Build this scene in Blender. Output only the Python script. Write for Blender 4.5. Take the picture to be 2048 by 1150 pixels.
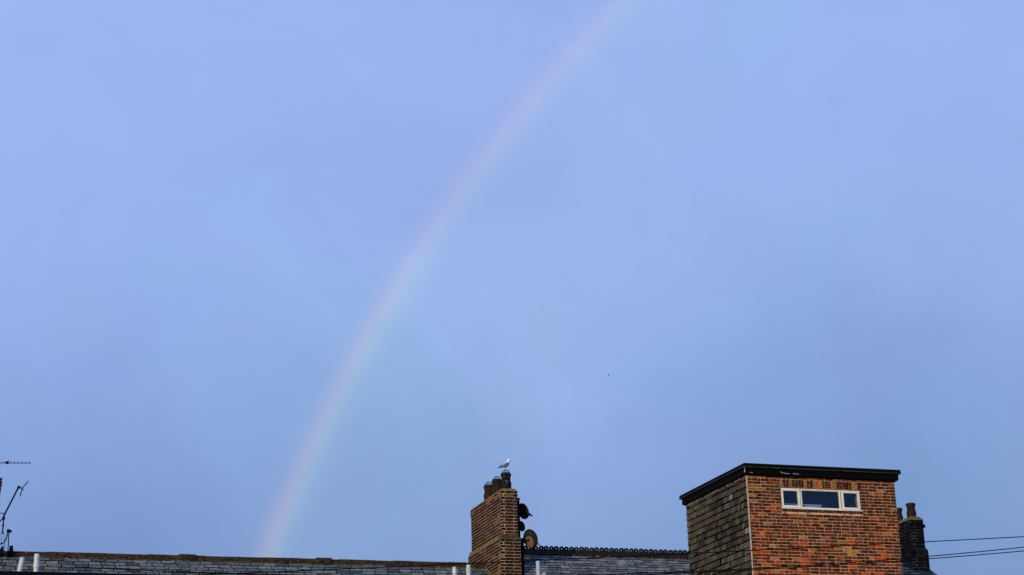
import bpy, bmesh, math, random
from mathutils import Vector, Matrix, noise
random.seed(11)
R = math.radians
scene = bpy.context.scene
for o in list(bpy.data.objects):
    bpy.data.objects.remove(o, do_unlink=True)
COL = scene.collection

# ------------------------------------------------------------------ camera
# World axes follow the terrace: +x along the ridge (to the right), +y away from the street, z up.
cam_d = bpy.data.cameras.new('camera')
cam_d.sensor_width = 36.0
cam_d.lens = 3500.0 / 2048.0 * 36.0
cam_d.clip_start = 0.1
cam_d.clip_end = 3000.0
cam = bpy.data.objects.new('camera', cam_d)
COL.objects.link(cam)
f_ = Vector((0.29100646, 0.9043802, 0.31210846))
r_ = Vector((0.954109, -0.29842501, -0.02487022))
u_ = Vector((-0.07064883, -0.30502289, 0.9497209))
m = Matrix((r_, u_, -f_)).transposed().to_4x4()
m.translation = Vector((0, 0, 1.6))
cam.matrix_world = m
scene.camera = cam

# ------------------------------------------------------------------ sun and sky
SUN_EL = 5.4
ANTI_AZ = 48.2            # degrees from +y towards +x: where the shadows point
sun_d = bpy.data.lights.new('sun', 'SUN')
sun_d.energy = 3.1
sun_d.angle = R(0.6)
sun_d.color = (1.0, 0.77, 0.52)
sun = bpy.data.objects.new('sun', sun_d)
COL.objects.link(sun)
anti = Vector((math.sin(R(ANTI_AZ)) * math.cos(R(SUN_EL)), math.cos(R(ANTI_AZ)) * math.cos(R(SUN_EL)), -math.sin(R(SUN_EL))))
sun.rotation_euler = anti.to_track_quat('-Z', 'Y').to_euler()
sun.location = -anti * 60

world = bpy.data.worlds.new('World')
scene.world = world
world.use_nodes = True
wt = world.node_tree
wt.nodes.clear()


def N(t, kind, **kw):
    n = t.nodes.new(kind)
    for k, v in kw.items():
        setattr(n, k, v)
    return n


def ramp(t, stops, interp='LINEAR'):
    n = t.nodes.new('ShaderNodeValToRGB')
    cr = n.color_ramp
    cr.interpolation = interp
    while len(cr.elements) < len(stops):
        cr.elements.new(0.5)
    for e, (p, c) in zip(cr.elements, stops):
        e.position = p
        e.color = (c[0], c[1], c[2], 1) if not isinstance(c, (int, float)) else (c, c, c, 1)
    return n


def math_node(t, op, a, b=None, c=None, clamp=False):
    n = t.nodes.new('ShaderNodeMath')
    n.operation = op
    n.use_clamp = clamp
    for i, v in enumerate((a, b, c)):
        if v is None:
            continue
        if isinstance(v, (int, float)):
            n.inputs[i].default_value = v
        else:
            t.links.new(v, n.inputs[i])
    return n.outputs[0]


def vmath(t, op, a, b=None, scale=None):
    n = t.nodes.new('ShaderNodeVectorMath')
    n.operation = op
    for i, v in enumerate((a, b)):
        if v is None:
            continue
        if isinstance(v, (tuple, Vector)):
            n.inputs[i].default_value = v
        else:
            t.links.new(v, n.inputs[i])
    if scale is not None:
        if isinstance(scale, (int, float)):
            n.inputs['Scale'].default_value = scale
        else:
            t.links.new(scale, n.inputs['Scale'])
    return n


L = wt.links.new
tc = N(wt, 'ShaderNodeTexCoord')
dirv = vmath(wt, 'NORMALIZE', tc.outputs['Generated']).outputs[0]
sep = N(wt, 'ShaderNodeSeparateXYZ')
L(dirv, sep.inputs[0])
# a thin even shower-cloud veil: paler overhead, greyer-blue towards the horizon
veil = ramp(wt, [(0.0, (.165, .27, .55)), (0.14, (.20, .32, .63)), (0.25, (.284, .436, .80)), (0.36, (.326, .480, .90)),
                 (0.50, (.338, .492, .925)), (1.0, (.35, .50, .93))], 'B_SPLINE')
warp = N(wt, 'ShaderNodeTexNoise')
warp.inputs['Scale'].default_value = 2.3
warp.inputs['Detail'].default_value = 2.0
SKY_OFF = (8.758, 38.248, 34.62)
sdir = vmath(wt, 'ADD', dirv, SKY_OFF).outputs[0]
L(sdir, warp.inputs['Vector'])
wd = vmath(wt, 'SUBTRACT', warp.outputs['Color'], (.5, .5, .5)).outputs[0]
elev = math_node(wt, 'ADD', sep.outputs['Z'], math_node(wt, 'MULTIPLY', math_node(wt, 'SUBTRACT', warp.outputs['Fac'], 0.5), 0.30))
L(elev, veil.inputs[0])
wsc = vmath(wt, 'SCALE', wd, scale=0.55).outputs[0]
wadd = vmath(wt, 'ADD', sdir, wsc).outputs[0]
cl = N(wt, 'ShaderNodeTexNoise')
cl.inputs['Scale'].default_value = 5.5
cl.inputs['Detail'].default_value = 4.0
cl.inputs['Roughness'].default_value = 0.42
L(wadd, cl.inputs['Vector'])
clr = ramp(wt, [(0.25, (.90, .915, .945)), (0.5, (1.0, 1.0, 1.0)), (0.78, (1.10, 1.075, 1.03))])
L(cl.outputs['Fac'], clr.inputs[0])
skymul = N(wt, 'ShaderNodeMix', data_type='RGBA', blend_type='MULTIPLY')
skymul.inputs['Factor'].default_value = 1.0
hue = N(wt, 'ShaderNodeTexNoise')
hue.inputs['Scale'].default_value = 4.2
hue.inputs['Detail'].default_value = 3.0
hue.inputs['Distortion'].default_value = 0.15
L(vmath(wt, 'ADD', wadd, (3.7, 9.1, 1.3)).outputs[0], hue.inputs['Vector'])
huer = ramp(wt, [(0.33, (.93, 1.02, .985)), (0.5, (.982, 1.008, 1.0)), (0.67, (1.03, .99, 1.012))])
L(hue.outputs['Fac'], huer.inputs[0])
wisp = N(wt, 'ShaderNodeTexNoise')
wisp.inputs['Scale'].default_value = 17.0
wisp.inputs['Detail'].default_value = 6.0
wisp.inputs['Roughness'].default_value = 0.6
wisp.inputs['Distortion'].default_value = 0.1
L(wadd, wisp.inputs['Vector'])
wispr = ramp(wt, [(0.3, .975), (0.5, 1.0), (0.7, 1.03)])
L(wisp.outputs['Fac'], wispr.inputs[0])
tint = N(wt, 'ShaderNodeMix', data_type='RGBA', blend_type='MULTIPLY')
tint.inputs['Factor'].default_value = 1.0
L(huer.outputs[0], tint.inputs['A'])
L(wispr.outputs[0], tint.inputs['B'])
veil2 = N(wt, 'ShaderNodeMix', data_type='RGBA', blend_type='MULTIPLY')
veil2.inputs['Factor'].default_value = 1.0
L(veil.outputs[0], veil2.inputs['A'])
L(tint.outputs['Result'], veil2.inputs['B'])
L(veil2.outputs['Result'], skymul.inputs['A'])
L(clr.outputs[0], skymul.inputs['B'])
# rainbow: a bow about the antisolar point, where drops send the sunlight back at about 41 degrees
dt = vmath(wt, 'DOT_PRODUCT', dirv, anti)
ang = math_node(wt, 'MULTIPLY', math_node(wt, 'ARCCOSINE', dt.outputs['Value']), 180 / math.pi)
bt = math_node(wt, 'DIVIDE', math_node(wt, 'SUBTRACT', ang, 39.0), 4.0, clamp=True)


def bp(a):
    return max(0.0, a - 0.14 - 39.0) / 4.0


bow = ramp(wt, [(bp(39.0), (.124, .119, .112)), (bp(40.45), (.128, .123, .114)), (bp(40.82), (.138, .148, .108)), (bp(41.06), (.168, .178, .096)),
                (bp(41.27), (.222, .192, .078)), (bp(41.5), (.248, .160, .058)), (bp(41.74), (.174, .118, .088)), (bp(42.1), (.1, .1, .1))], 'B_SPLINE')
L(bt, bow.inputs[0])
inner = math_node(wt, 'DIVIDE', math_node(wt, 'SUBTRACT', ang, 24.0), 16.0, clamp=True)
fade = math_node(wt, 'SUBTRACT', 1.22, math_node(wt, 'MULTIPLY', sep.outputs['Z'], 1.35), clamp=False)
mott = math_node(wt, 'ADD', math_node(wt, 'MULTIPLY', cl.outputs['Fac'], 1.3), 0.30)
amp = math_node(wt, 'MULTIPLY', math_node(wt, 'MULTIPLY', inner, math_node(wt, 'MAXIMUM', fade, 0.0)), mott)
bowc = vmath(wt, 'SCALE', vmath(wt, 'SUBTRACT', bow.outputs[0], (.1, .1, .1)).outputs[0], scale=amp).outputs[0]
total = vmath(wt, 'ADD', skymul.outputs['Result'], bowc).outputs[0]
bg_v = N(wt, 'ShaderNodeBackground')
bg_v.inputs['Strength'].default_value = 1.0
L(total, bg_v.inputs['Color'])
nish = N(wt, 'ShaderNodeTexSky')
nish.sky_type = 'NISHITA'
nish.sun_disc = False
nish.sun_elevation = R(SUN_EL)
nish.sun_rotation = R(ANTI_AZ + 180)
bg_n = N(wt, 'ShaderNodeBackground')
bg_n.inputs['Strength'].default_value = 0.08
L(nish.outputs[0], bg_n.inputs['Color'])
wmix = N(wt, 'ShaderNodeMixShader')
wmix.inputs[0].default_value = 0.92          # the cloud veil hides most of the clear sky
L(bg_n.outputs[0], wmix.inputs[1])
L(bg_v.outputs[0], wmix.inputs[2])
wo = N(wt, 'ShaderNodeOutputWorld')
L(wmix.outputs[0], wo.inputs[0])

vs = scene.view_settings
vs.view_transform = 'Standard'
vs.look = 'None'
vs.exposure = 0.0
vs.gamma = 1.0
vs.use_curve_mapping = False

# ------------------------------------------------------------------ materials
MATS = {}


def weathered(name, base, dark=None, pale=None, rough=0.85, scale=14.0, dark_amt=0.5, pale_amt=0.0, bump=0.25, fine=90.0, spec=0.1, vary=0.25,
              dark_col=None, pale_lo=0.60, dark_lo=0.52, broad=0.0):
    """base colour with soot blotches, pale bloom and per-object tint, all in world space"""
    mt = bpy.data.materials.new(name)
    mt.use_nodes = True
    t = mt.node_tree
    t.nodes.clear()
    out = N(t, 'ShaderNodeOutputMaterial')
    bs = N(t, 'ShaderNodeBsdfPrincipled')
    bs.inputs['Roughness'].default_value = rough
    bs.inputs['Specular IOR Level'].default_value = spec
    t.links.new(bs.outputs[0], out.inputs[0])
    geo = N(t, 'ShaderNodeNewGeometry')
    oi = N(t, 'ShaderNodeObjectInfo')
    off = vmath(t, 'SCALE', oi.outputs['Random'], scale=0.0).outputs[0]
    pos = geo.outputs['Position']
    n1 = N(t, 'ShaderNodeTexNoise')
    n1.inputs['Scale'].default_value = scale
    n1.inputs['Detail'].default_value = 5.0
    n1.inputs['Roughness'].default_value = 0.62
    t.links.new(pos, n1.inputs['Vector'])
    n2 = N(t, 'ShaderNodeTexNoise')
    n2.inputs['Scale'].default_value = fine
    n2.inputs['Detail'].default_value = 3.0
    t.links.new(pos, n2.inputs['Vector'])
    shift = vmath(t, 'ADD', pos, (7.3, 3.1, 5.7)).outputs[0]
    n3 = N(t, 'ShaderNodeTexNoise')
    n3.inputs['Scale'].default_value = scale * 1.5
    n3.inputs['Detail'].default_value = 4.0
    n3.inputs['Roughness'].default_value = 0.66
    t.links.new(shift, n3.inputs['Vector'])
    # value variation from the object's random number and fine grain
    vmul = math_node(t, 'ADD', math_node(t, 'MULTIPLY', oi.outputs['Random'], vary), 1.0 - vary * 0.5)
    grain = math_node(t, 'ADD', math_node(t, 'MULTIPLY', n2.outputs['Fac'], 0.5), 0.75)
    vm = math_node(t, 'MULTIPLY', vmul, grain)
    if broad > 0:
        mp = vmath(t, 'MULTIPLY', pos, (2.6, 2.6, .55)).outputs[0]
        nb = N(t, 'ShaderNodeTexNoise')
        nb.inputs['Scale'].default_value = 1.0
        nb.inputs['Detail'].default_value = 5.0
        nb.inputs['Roughness'].default_value = 0.6
        t.links.new(mp, nb.inputs['Vector'])
        mr = N(t, 'ShaderNodeMapRange')
        mr.inputs['From Min'].default_value = 0.36
        mr.inputs['From Max'].default_value = 0.62
        mr.inputs['To Min'].default_value = 1.0 - broad
        mr.inputs['To Max'].default_value = 1.0 + broad * .45
        t.links.new(nb.outputs['Fac'], mr.inputs['Value'])
        vm = math_node(t, 'MULTIPLY', vm, mr.outputs[0])
    col = vmath(t, 'SCALE', tuple(base), scale=vm).outputs[0]
    if dark_amt > 0:
        dc = dark_col or tuple(c * 0.16 for c in base)
        mk = N(t, 'ShaderNodeMapRange')
        mk.inputs['From Min'].default_value = dark_lo
        mk.inputs['From Max'].default_value = dark_lo + 0.07
        mk.inputs['To Max'].default_value = dark_amt
        t.links.new(n1.outputs['Fac'], mk.inputs['Value'])
        mx = N(t, 'ShaderNodeMix', data_type='RGBA')
        t.links.new(mk.outputs[0], mx.inputs['Factor'])
        t.links.new(col, mx.inputs['A'])
        mx.inputs['B'].default_value = (*dc, 1)
        col = mx.outputs['Result']
    if pale_amt > 0:
        pc = pale or (.6, .5, .4)
        mk = N(t, 'ShaderNodeMapRange')
        mk.inputs['From Min'].default_value = pale_lo
        mk.inputs['From Max'].default_value = pale_lo + 0.06
        mk.inputs['To Max'].default_value = pale_amt
        t.links.new(n3.outputs['Fac'], mk.inputs['Value'])
        mx = N(t, 'ShaderNodeMix', data_type='RGBA')
        t.links.new(mk.outputs[0], mx.inputs['Factor'])
        t.links.new(col, mx.inputs['A'])
        mx.inputs['B'].default_value = (*pc, 1)
        col = mx.outputs['Result']
    t.links.new(col, bs.inputs['Base Color'])
    if bump > 0:
        b = N(t, 'ShaderNodeBump')
        b.inputs['Strength'].default_value = bump
        b.inputs['Distance'].default_value = 0.01
        t.links.new(n2.outputs['Fac'], b.inputs['Height'])
        t.links.new(b.outputs[0], bs.inputs['Normal'])
    MATS[name] = mt
    return mt


W = weathered
SOOT = (.012, .008, .006)
# tower bricks
W('brick_brown', (0.08, 0.017, 0.0055), dark_amt=.85, pale=(.42, .22, .09), pale_amt=.85, pale_lo=.585, dark_col=SOOT, scale=24, dark_lo=.48, broad=.5)
W('brick_red', (0.16, 0.027, 0.0075), dark_amt=.8, pale=(.42, .22, .09), pale_amt=.85, pale_lo=.585, dark_col=SOOT, scale=24, dark_lo=.50, broad=.5)
W('brick_orange', (0.37, 0.068, 0.009), dark_amt=.75, pale=(.60, .36, .17), pale_amt=.5, pale_lo=.62, dark_col=(.05, .014, .006), scale=26, dark_lo=.53, broad=.5)
W('brick_buff', (0.36, 0.17, 0.035), dark_amt=.8, pale=(.62, .44, .22), pale_amt=.6, dark_col=(.04, .018, .008), scale=28, dark_lo=.50, broad=.5)
W('brick_pale', (0.44, 0.22, 0.085), dark_amt=.85, pale=(.70, .52, .34), pale_amt=.6, dark_col=(.03, .012, .006), scale=30, dark_lo=.48, broad=.5)
W('brick_dark', (0.028, 0.009, 0.005), dark_amt=.85, pale=(.42, .22, .09), pale_amt=.85, pale_lo=.585, dark_col=(.007, .004, .003), scale=24, broad=.5)
# chimney bricks
W('stack_brick', (0.034, 0.012, 0.0055), dark_amt=.8, pale=(.26, .16, .08), pale_amt=.3, pale_lo=.64, dark_col=(.008, .006, .005), scale=18, dark_lo=.48, broad=.5)
W('stack_brick_red', (0.07, 0.02, 0.0075), dark_amt=.75, pale=(.34, .19, .09), pale_amt=.35, pale_lo=.63, dark_col=SOOT, scale=18, dark_lo=.5, broad=.5)
W('stack_brick_sooty', (0.022, 0.0125, 0.008), dark_amt=.8, dark_col=(.004, .004, .003), pale=(.12, .09, .05), pale_amt=.35, pale_lo=.65, scale=14)
W('stack_brick_ochre', (0.17, 0.078, 0.02), dark_amt=.7, dark_col=SOOT, pale=(.42, .30, .11), pale_amt=.5, scale=20, dark_lo=.5)
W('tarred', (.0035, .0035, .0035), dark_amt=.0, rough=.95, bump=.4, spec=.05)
W('mortar', (.60, .39, .25), dark_amt=.65, dark_col=(.06, .03, .017), rough=.95, scale=7, bump=.4, vary=0, dark_lo=.53)
W('mortar_stack', (0.5, 0.39, 0.27), dark_amt=.5, dark_col=(.04, .028, .02), rough=.95, scale=5, bump=.4, vary=0, dark_lo=.5)
W('mortar_sooty', (0.36, 0.31, 0.24), dark_amt=.95, dark_col=(.008, .007, .006), rough=.95, scale=6, bump=.4, vary=0, dark_lo=.48)
W('lichen_mortar', (.21, .165, .065), dark_amt=.85, dark_col=(.018, .016, .008), pale=(.40, .33, .13), pale_amt=.6, rough=.95, scale=20, bump=.6, dark_lo=.47)
W('shoulder_shaded', (.060, .050, .026), dark_amt=.8, dark_col=(.010, .009, .006), pale=(.24, .20, .09), pale_amt=.55, rough=.95, scale=22, bump=.6, dark_lo=.47)  # front shoulder bricks: the shade on that face put into a darker colour
W('bedding', (.05, .042, .022), dark_amt=.85, dark_col=(.008, .008, .006), pale=(.30, .22, .08), pale_amt=.7, rough=.95, scale=7, bump=.6, dark_lo=.46)
W('lichen_fascia', (.030, .042, .030), dark_amt=.7, dark_col=(.008, .011, .009), pale=(.13, .145, .085), pale_amt=.7, rough=.9, scale=6, spec=.1)
# slates
W('clad_slate_olive', (0.062, 0.061, 0.041), dark_amt=.8, dark_col=(0.0112, 0.0102, 0.0056), pale=(0.169, 0.157, 0.104), pale_amt=.75, pale_lo=.57, scale=34, rough=.9, spec=.12, dark_lo=.5, broad=.5)
W('clad_slate_brown', (0.07, 0.059, 0.036), dark_amt=.8, dark_col=(0.0136, 0.0106, 0.0054), pale=(0.196, 0.162, 0.102), pale_amt=.75, pale_lo=.57, scale=34, rough=.9, spec=.12, dark_lo=.5, broad=.5)
W('clad_slate_dark', (0.03, 0.03, 0.021), dark_amt=.8, dark_col=(0.004, 0.004, 0.0026), pale=(0.086, 0.086, 0.07), pale_amt=.75, pale_lo=.57, scale=34, rough=.9, spec=.12, dark_lo=.5, broad=.5)
W('clad_slate_grey', (0.088, 0.089, 0.07), dark_amt=.8, dark_col=(0.021, 0.0204, 0.0144), pale=(0.281, 0.275, 0.206), pale_amt=.75, pale_lo=.57, scale=34, rough=.9, spec=.12, dark_lo=.5, broad=.5)
W('clad_slate_pale', (0.18, 0.18, 0.15), dark_amt=.8, dark_col=(0.048, 0.049, 0.043), pale=(0.4, 0.4, 0.4), pale_amt=.6, scale=20, rough=.9, spec=.12, dark_lo=.5)
W('roof_slate_a', (0.106, 0.135, 0.130), dark_amt=.7, dark_col=(0.015, 0.019, 0.0184), pale=(0.172, 0.21, 0.205), pale_amt=.6, scale=16, rough=.7, spec=.25, dark_lo=.5)
W('roof_slate_b', (0.149, 0.177, 0.168), dark_amt=.7, dark_col=(0.021, 0.025, 0.0236), pale=(0.229, 0.267, 0.254), pale_amt=.6, scale=16, rough=.7, spec=.25, dark_lo=.5)
W('roof_slate_c', (0.057, 0.073, 0.077), dark_amt=.7, dark_col=(0.008, 0.0104, 0.0108), pale=(0.106, 0.129, 0.133), pale_amt=.6, scale=16, rough=.7, spec=.25, dark_lo=.5)
W('roof_slate_d', (0.191, 0.212, 0.177), dark_amt=.7, dark_col=(0.027, 0.03, 0.025), pale=(0.286, 0.315, 0.267), pale_amt=.6, scale=16, rough=.7, spec=.25, dark_lo=.5)
W('blue_slate_a', (0.165, 0.189, 0.195), dark_amt=.7, dark_col=(0.01, 0.0128, 0.0156), pale=(0.125, 0.152, 0.178), pale_amt=.6, scale=16, rough=.7, spec=.25, dark_lo=.5)
W('blue_slate_b', (0.230, 0.254, 0.254), dark_amt=.7, dark_col=(0.015, 0.0188, 0.0216), pale=(0.172, 0.209, 0.235), pale_amt=.6, scale=16, rough=.7, spec=.25, dark_lo=.5)
W('blue_slate_c', (0.088, 0.104, 0.109), dark_amt=.7, dark_col=(0.0056, 0.0074, 0.009), pale=(0.083, 0.1, 0.115), pale_amt=.6, scale=16, rough=.7, spec=.25, dark_lo=.5)
W('felt', (.004, .004, .004), dark_amt=0, rough=1.0, spec=0.0, vary=0)
W('ridge_clay', (0.052, 0.032, 0.013), dark_amt=.85, dark_col=(.010, .009, .005), pale=(.17, .105, .03), pale_amt=.6, scale=16, rough=.95, bump=.5, dark_lo=.47, spec=.1)
W('crest_clay', (.012, .010, .008), dark_amt=.5, dark_col=(.005, .005, .004), pale=(.14, .10, .04), pale_amt=.4, pale_lo=.66, scale=9, rough=.85, spec=.15)
W('pot_clay', (0.024, 0.011, 0.006), dark_amt=.85, dark_col=(.005, .004, .004), pale=(.11, .06, .03), pale_amt=.55, scale=18, rough=.8, dark_lo=.47, spec=.2)
W('pot_streaked', (.008, .006, .005), dark_amt=.4, dark_col=(.004, .004, .003), pale=(.42, .44, .40), pale_amt=.8, scale=13, rough=.8, pale_lo=.62, spec=.15)
W('lead', (.06, .07, .065), dark_amt=.8, dark_col=(.008, .009, .009), pale=(.26, .27, .2), pale_amt=.6, rough=.8, scale=12, spec=.15, dark_lo=.48)
W('pale_strip', (.56, .50, .40), dark_amt=.9, dark_col=(.05, .045, .03), rough=.9, scale=16, vary=0, dark_lo=.5)
W('corner_lime', (0.46, 0.4, 0.3), dark_amt=.7, dark_col=(.12, .10, .07), rough=.9, scale=12, vary=0, dark_lo=.55)
W('black_paint', (.0022, .0024, .0026), dark_amt=0, rough=.8, spec=.06, vary=.1, bump=.1)
W('peeled', (0.34, 0.36, 0.36), dark_amt=.3, rough=.8)
W('roof_felt', (.012, .014, .014), dark_amt=.4, rough=.95, spec=.05)
W('upvc', (.70, .69, .58), dark_amt=.25, dark_col=(.4, .36, .24), rough=.5, spec=.3, scale=6, bump=0, vary=.05)
W('soil_pipe', (0.47, 0.5, 0.51), dark_amt=.35, dark_col=(.28, .29, .27), rough=.5, spec=.4, scale=7, bump=0, vary=.2)
W('soil_pipe_blue', (0.36, 0.42, 0.49), dark_amt=.3, dark_col=(.25, .29, .33), rough=.5, spec=.4, scale=7, bump=0)
W('cowl_cream', (.50, .44, .30), dark_amt=.5, dark_col=(.1, .08, .05), rough=.7, scale=14)
W('dish_grey', (.016, .017, .014), dark_amt=.5, dark_col=(.006, .006, .005), pale=(.09, .07, .04), pale_amt=.4, rough=.8, scale=8, spec=.1)
W('dish_sunlit', (.135, .105, .062), dark_amt=.5, dark_col=(.07, .045, .02), rough=.8, scale=14)  # sunlight on the back of the lowest dish, painted as tan
W('metal_dark', (.004, .004, .005), dark_amt=0, rough=.8, spec=.1, bump=0)
W('cable', (.003, .003, .004), dark_amt=0, rough=.9, spec=.05, bump=0, vary=0)
W('white_plastic', (.75, .75, .72), dark_amt=.2, dark_col=(.4, .4, .36), rough=.45, bump=0)
W('gull_white', (.86, .86, .85), dark_amt=0, rough=.8, bump=.1, vary=0)
W('gull_grey', (.23, .25, .28), dark_amt=.2, rough=.8, bump=.1, vary=0)
W('gull_black', (.012, .012, .014), dark_amt=0, rough=.6, bump=0, vary=0)
W('gull_bill', (.62, .36, .03), dark_amt=0, rough=.5, bump=0, vary=0)
W('gull_leg', (.50, .27, .22), dark_amt=0, rough=.6, bump=0, vary=0)
W('ground', (.075, .075, .072), dark_amt=.4, scale=.6, fine=18, rough=.95, bump=.3, vary=0)
W('inside_wall', (0.02, 0.025, 0.035), dark_amt=0, rough=.9, bump=0, vary=0)
W('inside_white', (.7, .72, .76), dark_amt=0, rough=.6, bump=0, vary=0)
W('render_plain', (.20, .15, .11), dark_amt=.4, scale=2, vary=0)


def glass_mat():
    mt = bpy.data.materials.new('window_glass')
    mt.use_nodes = True
    t = mt.node_tree
    t.nodes.clear()
    out = N(t, 'ShaderNodeOutputMaterial')
    tr = N(t, 'ShaderNodeBsdfTransparent')
    tr.inputs['Color'].default_value = (.72, .80, .90, 1)
    gl = N(t, 'ShaderNodeBsdfGlossy')
    gl.inputs['Roughness'].default_value = 0.03
    gl.inputs['Color'].default_value = (.55, .75, 1, 1)
    fr = N(t, 'ShaderNodeFresnel')
    gn = N(t, 'ShaderNodeTexNoise')
    gn.inputs['Scale'].default_value = 2.2
    gg = N(t, 'ShaderNodeNewGeometry')
    t.links.new(gg.outputs['Position'], gn.inputs['Vector'])
    gb = N(t, 'ShaderNodeBump')
    gb.inputs['Strength'].default_value = .25
    gb.inputs['Distance'].default_value = .05
    t.links.new(gn.outputs['Fac'], gb.inputs['Height'])
    t.links.new(gb.outputs[0], gl.inputs['Normal'])
    fr.inputs['IOR'].default_value = 1.5
    mx = N(t, 'ShaderNodeMixShader')
    facing = math_node(t, 'SUBTRACT', 1.0, gg.outputs['Backfacing'])
    t.links.new(math_node(t, 'MULTIPLY', math_node(t, 'MULTIPLY', fr.outputs[0], 1.5), facing), mx.inputs[0])
    t.links.new(tr.outputs[0], mx.inputs[1])
    t.links.new(gl.outputs[0], mx.inputs[2])
    t.links.new(mx.outputs[0], out.inputs[0])
    MATS['window_glass'] = mt


glass_mat()


def tiled_mat(name, c1, c2, mortar, bw, bh, plane):
    """brick or slate courses as a material, for surfaces below the frame"""
    mt = bpy.data.materials.new(name)
    mt.use_nodes = True
    t = mt.node_tree
    bs = t.nodes['Principled BSDF']
    bs.inputs['Roughness'].default_value = .85
    geo = N(t, 'ShaderNodeNewGeometry')
    sp = N(t, 'ShaderNodeSeparateXYZ')
    t.links.new(geo.outputs['Position'], sp.inputs[0])
    cb = N(t, 'ShaderNodeCombineXYZ')
    a = {'xz': ('X', 'Z'), 'yz': ('Y', 'Z'), 'xy': ('X', 'Y')}[plane]
    t.links.new(sp.outputs[a[0]], cb.inputs[0])
    t.links.new(sp.outputs[a[1]], cb.inputs[1])
    br = N(t, 'ShaderNodeTexBrick')
    br.inputs['Scale'].default_value = 1
    br.inputs['Brick Width'].default_value = bw
    br.inputs['Row Height'].default_value = bh
    br.inputs['Mortar Size'].default_value = .006
    br.inputs['Color1'].default_value = (*c1, 1)
    br.inputs['Color2'].default_value = (*c2, 1)
    br.inputs['Mortar'].default_value = (*mortar, 1)
    t.links.new(cb.outputs[0], br.inputs['Vector'])
    t.links.new(br.outputs['Color'], bs.inputs['Base Color'])
    MATS[name] = mt


tiled_mat('wall_courses', (.20, .06, .03), (.12, .04, .02), (.45, .35, .28), .225, .0735, 'xz')
tiled_mat('roof_courses', (.09, .105, .105), (.06, .07, .075), (.015, .015, .015), .30, .16, 'xy')

# ------------------------------------------------------------------ mesh helpers


def link(o, parent=None):
    COL.objects.link(o)
    if parent is not None:
        o.parent = parent
    return o


def empty(name, loc, label, cat, group=None):
    o = bpy.data.objects.new(name, None)
    o.location = loc
    link(o)
    o['label'] = label
    o['category'] = cat
    if group:
        o['group'] = group
    bpy.context.view_layer.update()
    return o


def origin_of(o):
    """world position of an object whose parents carry no rotation or scale"""
    p = Vector((0, 0, 0))
    while o is not None:
        p += o.location
        o = o.parent
    return p


class MB:
    """collects faces in world coordinates; build() gives one mesh object"""

    def __init__(s):
        s.v, s.f, s.mi = [], [], []

    def add(s, vs, fs, mi=0):
        n = len(s.v)
        s.v += [tuple(v) for v in vs]
        s.f += [tuple(i + n for i in f) for f in fs]
        s.mi += [mi] * len(fs)

    def box(s, a, b, mi=0):
        x0, y0, z0 = a
        x1, y1, z1 = b
        s.add([(x0, y0, z0), (x1, y0, z0), (x1, y1, z0), (x0, y1, z0), (x0, y0, z1), (x1, y0, z1), (x1, y1, z1), (x0, y1, z1)],
              [(0, 3, 2, 1), (4, 5, 6, 7), (0, 1, 5, 4), (1, 2, 6, 5), (2, 3, 7, 6), (3, 0, 4, 7)], mi)

    def hexa(s, p, mi=0):
        s.add(p, [(0, 3, 2, 1), (4, 5, 6, 7), (0, 1, 5, 4), (1, 2, 6, 5), (2, 3, 7, 6), (3, 0, 4, 7)], mi)

    def tube(s, pts, rad, n=8, mi=0):
        pts = [Vector(p) for p in pts]
        if not isinstance(rad, (list, tuple)):
            rad = [rad] * len(pts)
        rings = []
        ref = None
        for i, p in enumerate(pts):
            a = pts[max(i - 1, 0)]
            b = pts[min(i + 1, len(pts) - 1)]
            t = (b - a).normalized()
            if ref is None:
                ref = Vector((0, 0, 1)) if abs(t.z) < .9 else Vector((1, 0, 0))
            x = (ref - t * ref.dot(t)).normalized()
            ref = x
            y = t.cross(x)
            rings.append([p + (x * math.cos(2 * math.pi * k / n) + y * math.sin(2 * math.pi * k / n)) * rad[i] for k in range(n)])
        s.loft(rings, mi)

    def loft(s, rings, mi=0, caps=True):
        n = len(rings[0])
        vs = [v for r in rings for v in r]
        fs = []
        for i in range(len(rings) - 1):
            for k in range(n):
                a = i * n + k
                b = i * n + (k + 1) % n
                fs.append((a, b, b + n, a + n))
        if caps:
            fs.append(tuple(reversed(range(n))))
            fs.append(tuple(range((len(rings) - 1) * n, len(rings) * n)))
        s.add(vs, fs, mi)

    def lathe(s, c, prof, n=16, mi=0):
        c = Vector(c)
        s.loft([[c + Vector((r * math.cos(2 * math.pi * k / n), r * math.sin(2 * math.pi * k / n), z)) for k in range(n)] for r, z in prof], mi)

    def build(s, name, mats, parent=None, smooth=False):
        me = bpy.data.meshes.new(name)
        org = origin_of(parent)
        me.from_pydata([Vector(v) - org for v in s.v], [], s.f)
        if not isinstance(mats, (list, tuple)):
            mats = [mats]
        for mm in mats:
            me.materials.append(MATS[mm])
        if len(mats) > 1:
            me.polygons.foreach_set('material_index', s.mi)
        if smooth:
            me.polygons.foreach_set('use_smooth', [True] * len(me.polygons))
            bm = bmesh.new()
            bm.from_mesh(me)
            bmesh.ops.recalc_face_normals(bm, faces=bm.faces)
            for e in bm.edges:
                e.smooth = len(e.link_faces) < 2 or e.calc_face_angle(0) < R(40)
            bm.to_mesh(me)
            bm.free()
        me.update()
        o = bpy.data.objects.new(name, me)
        link(o, parent)
        return o


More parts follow.
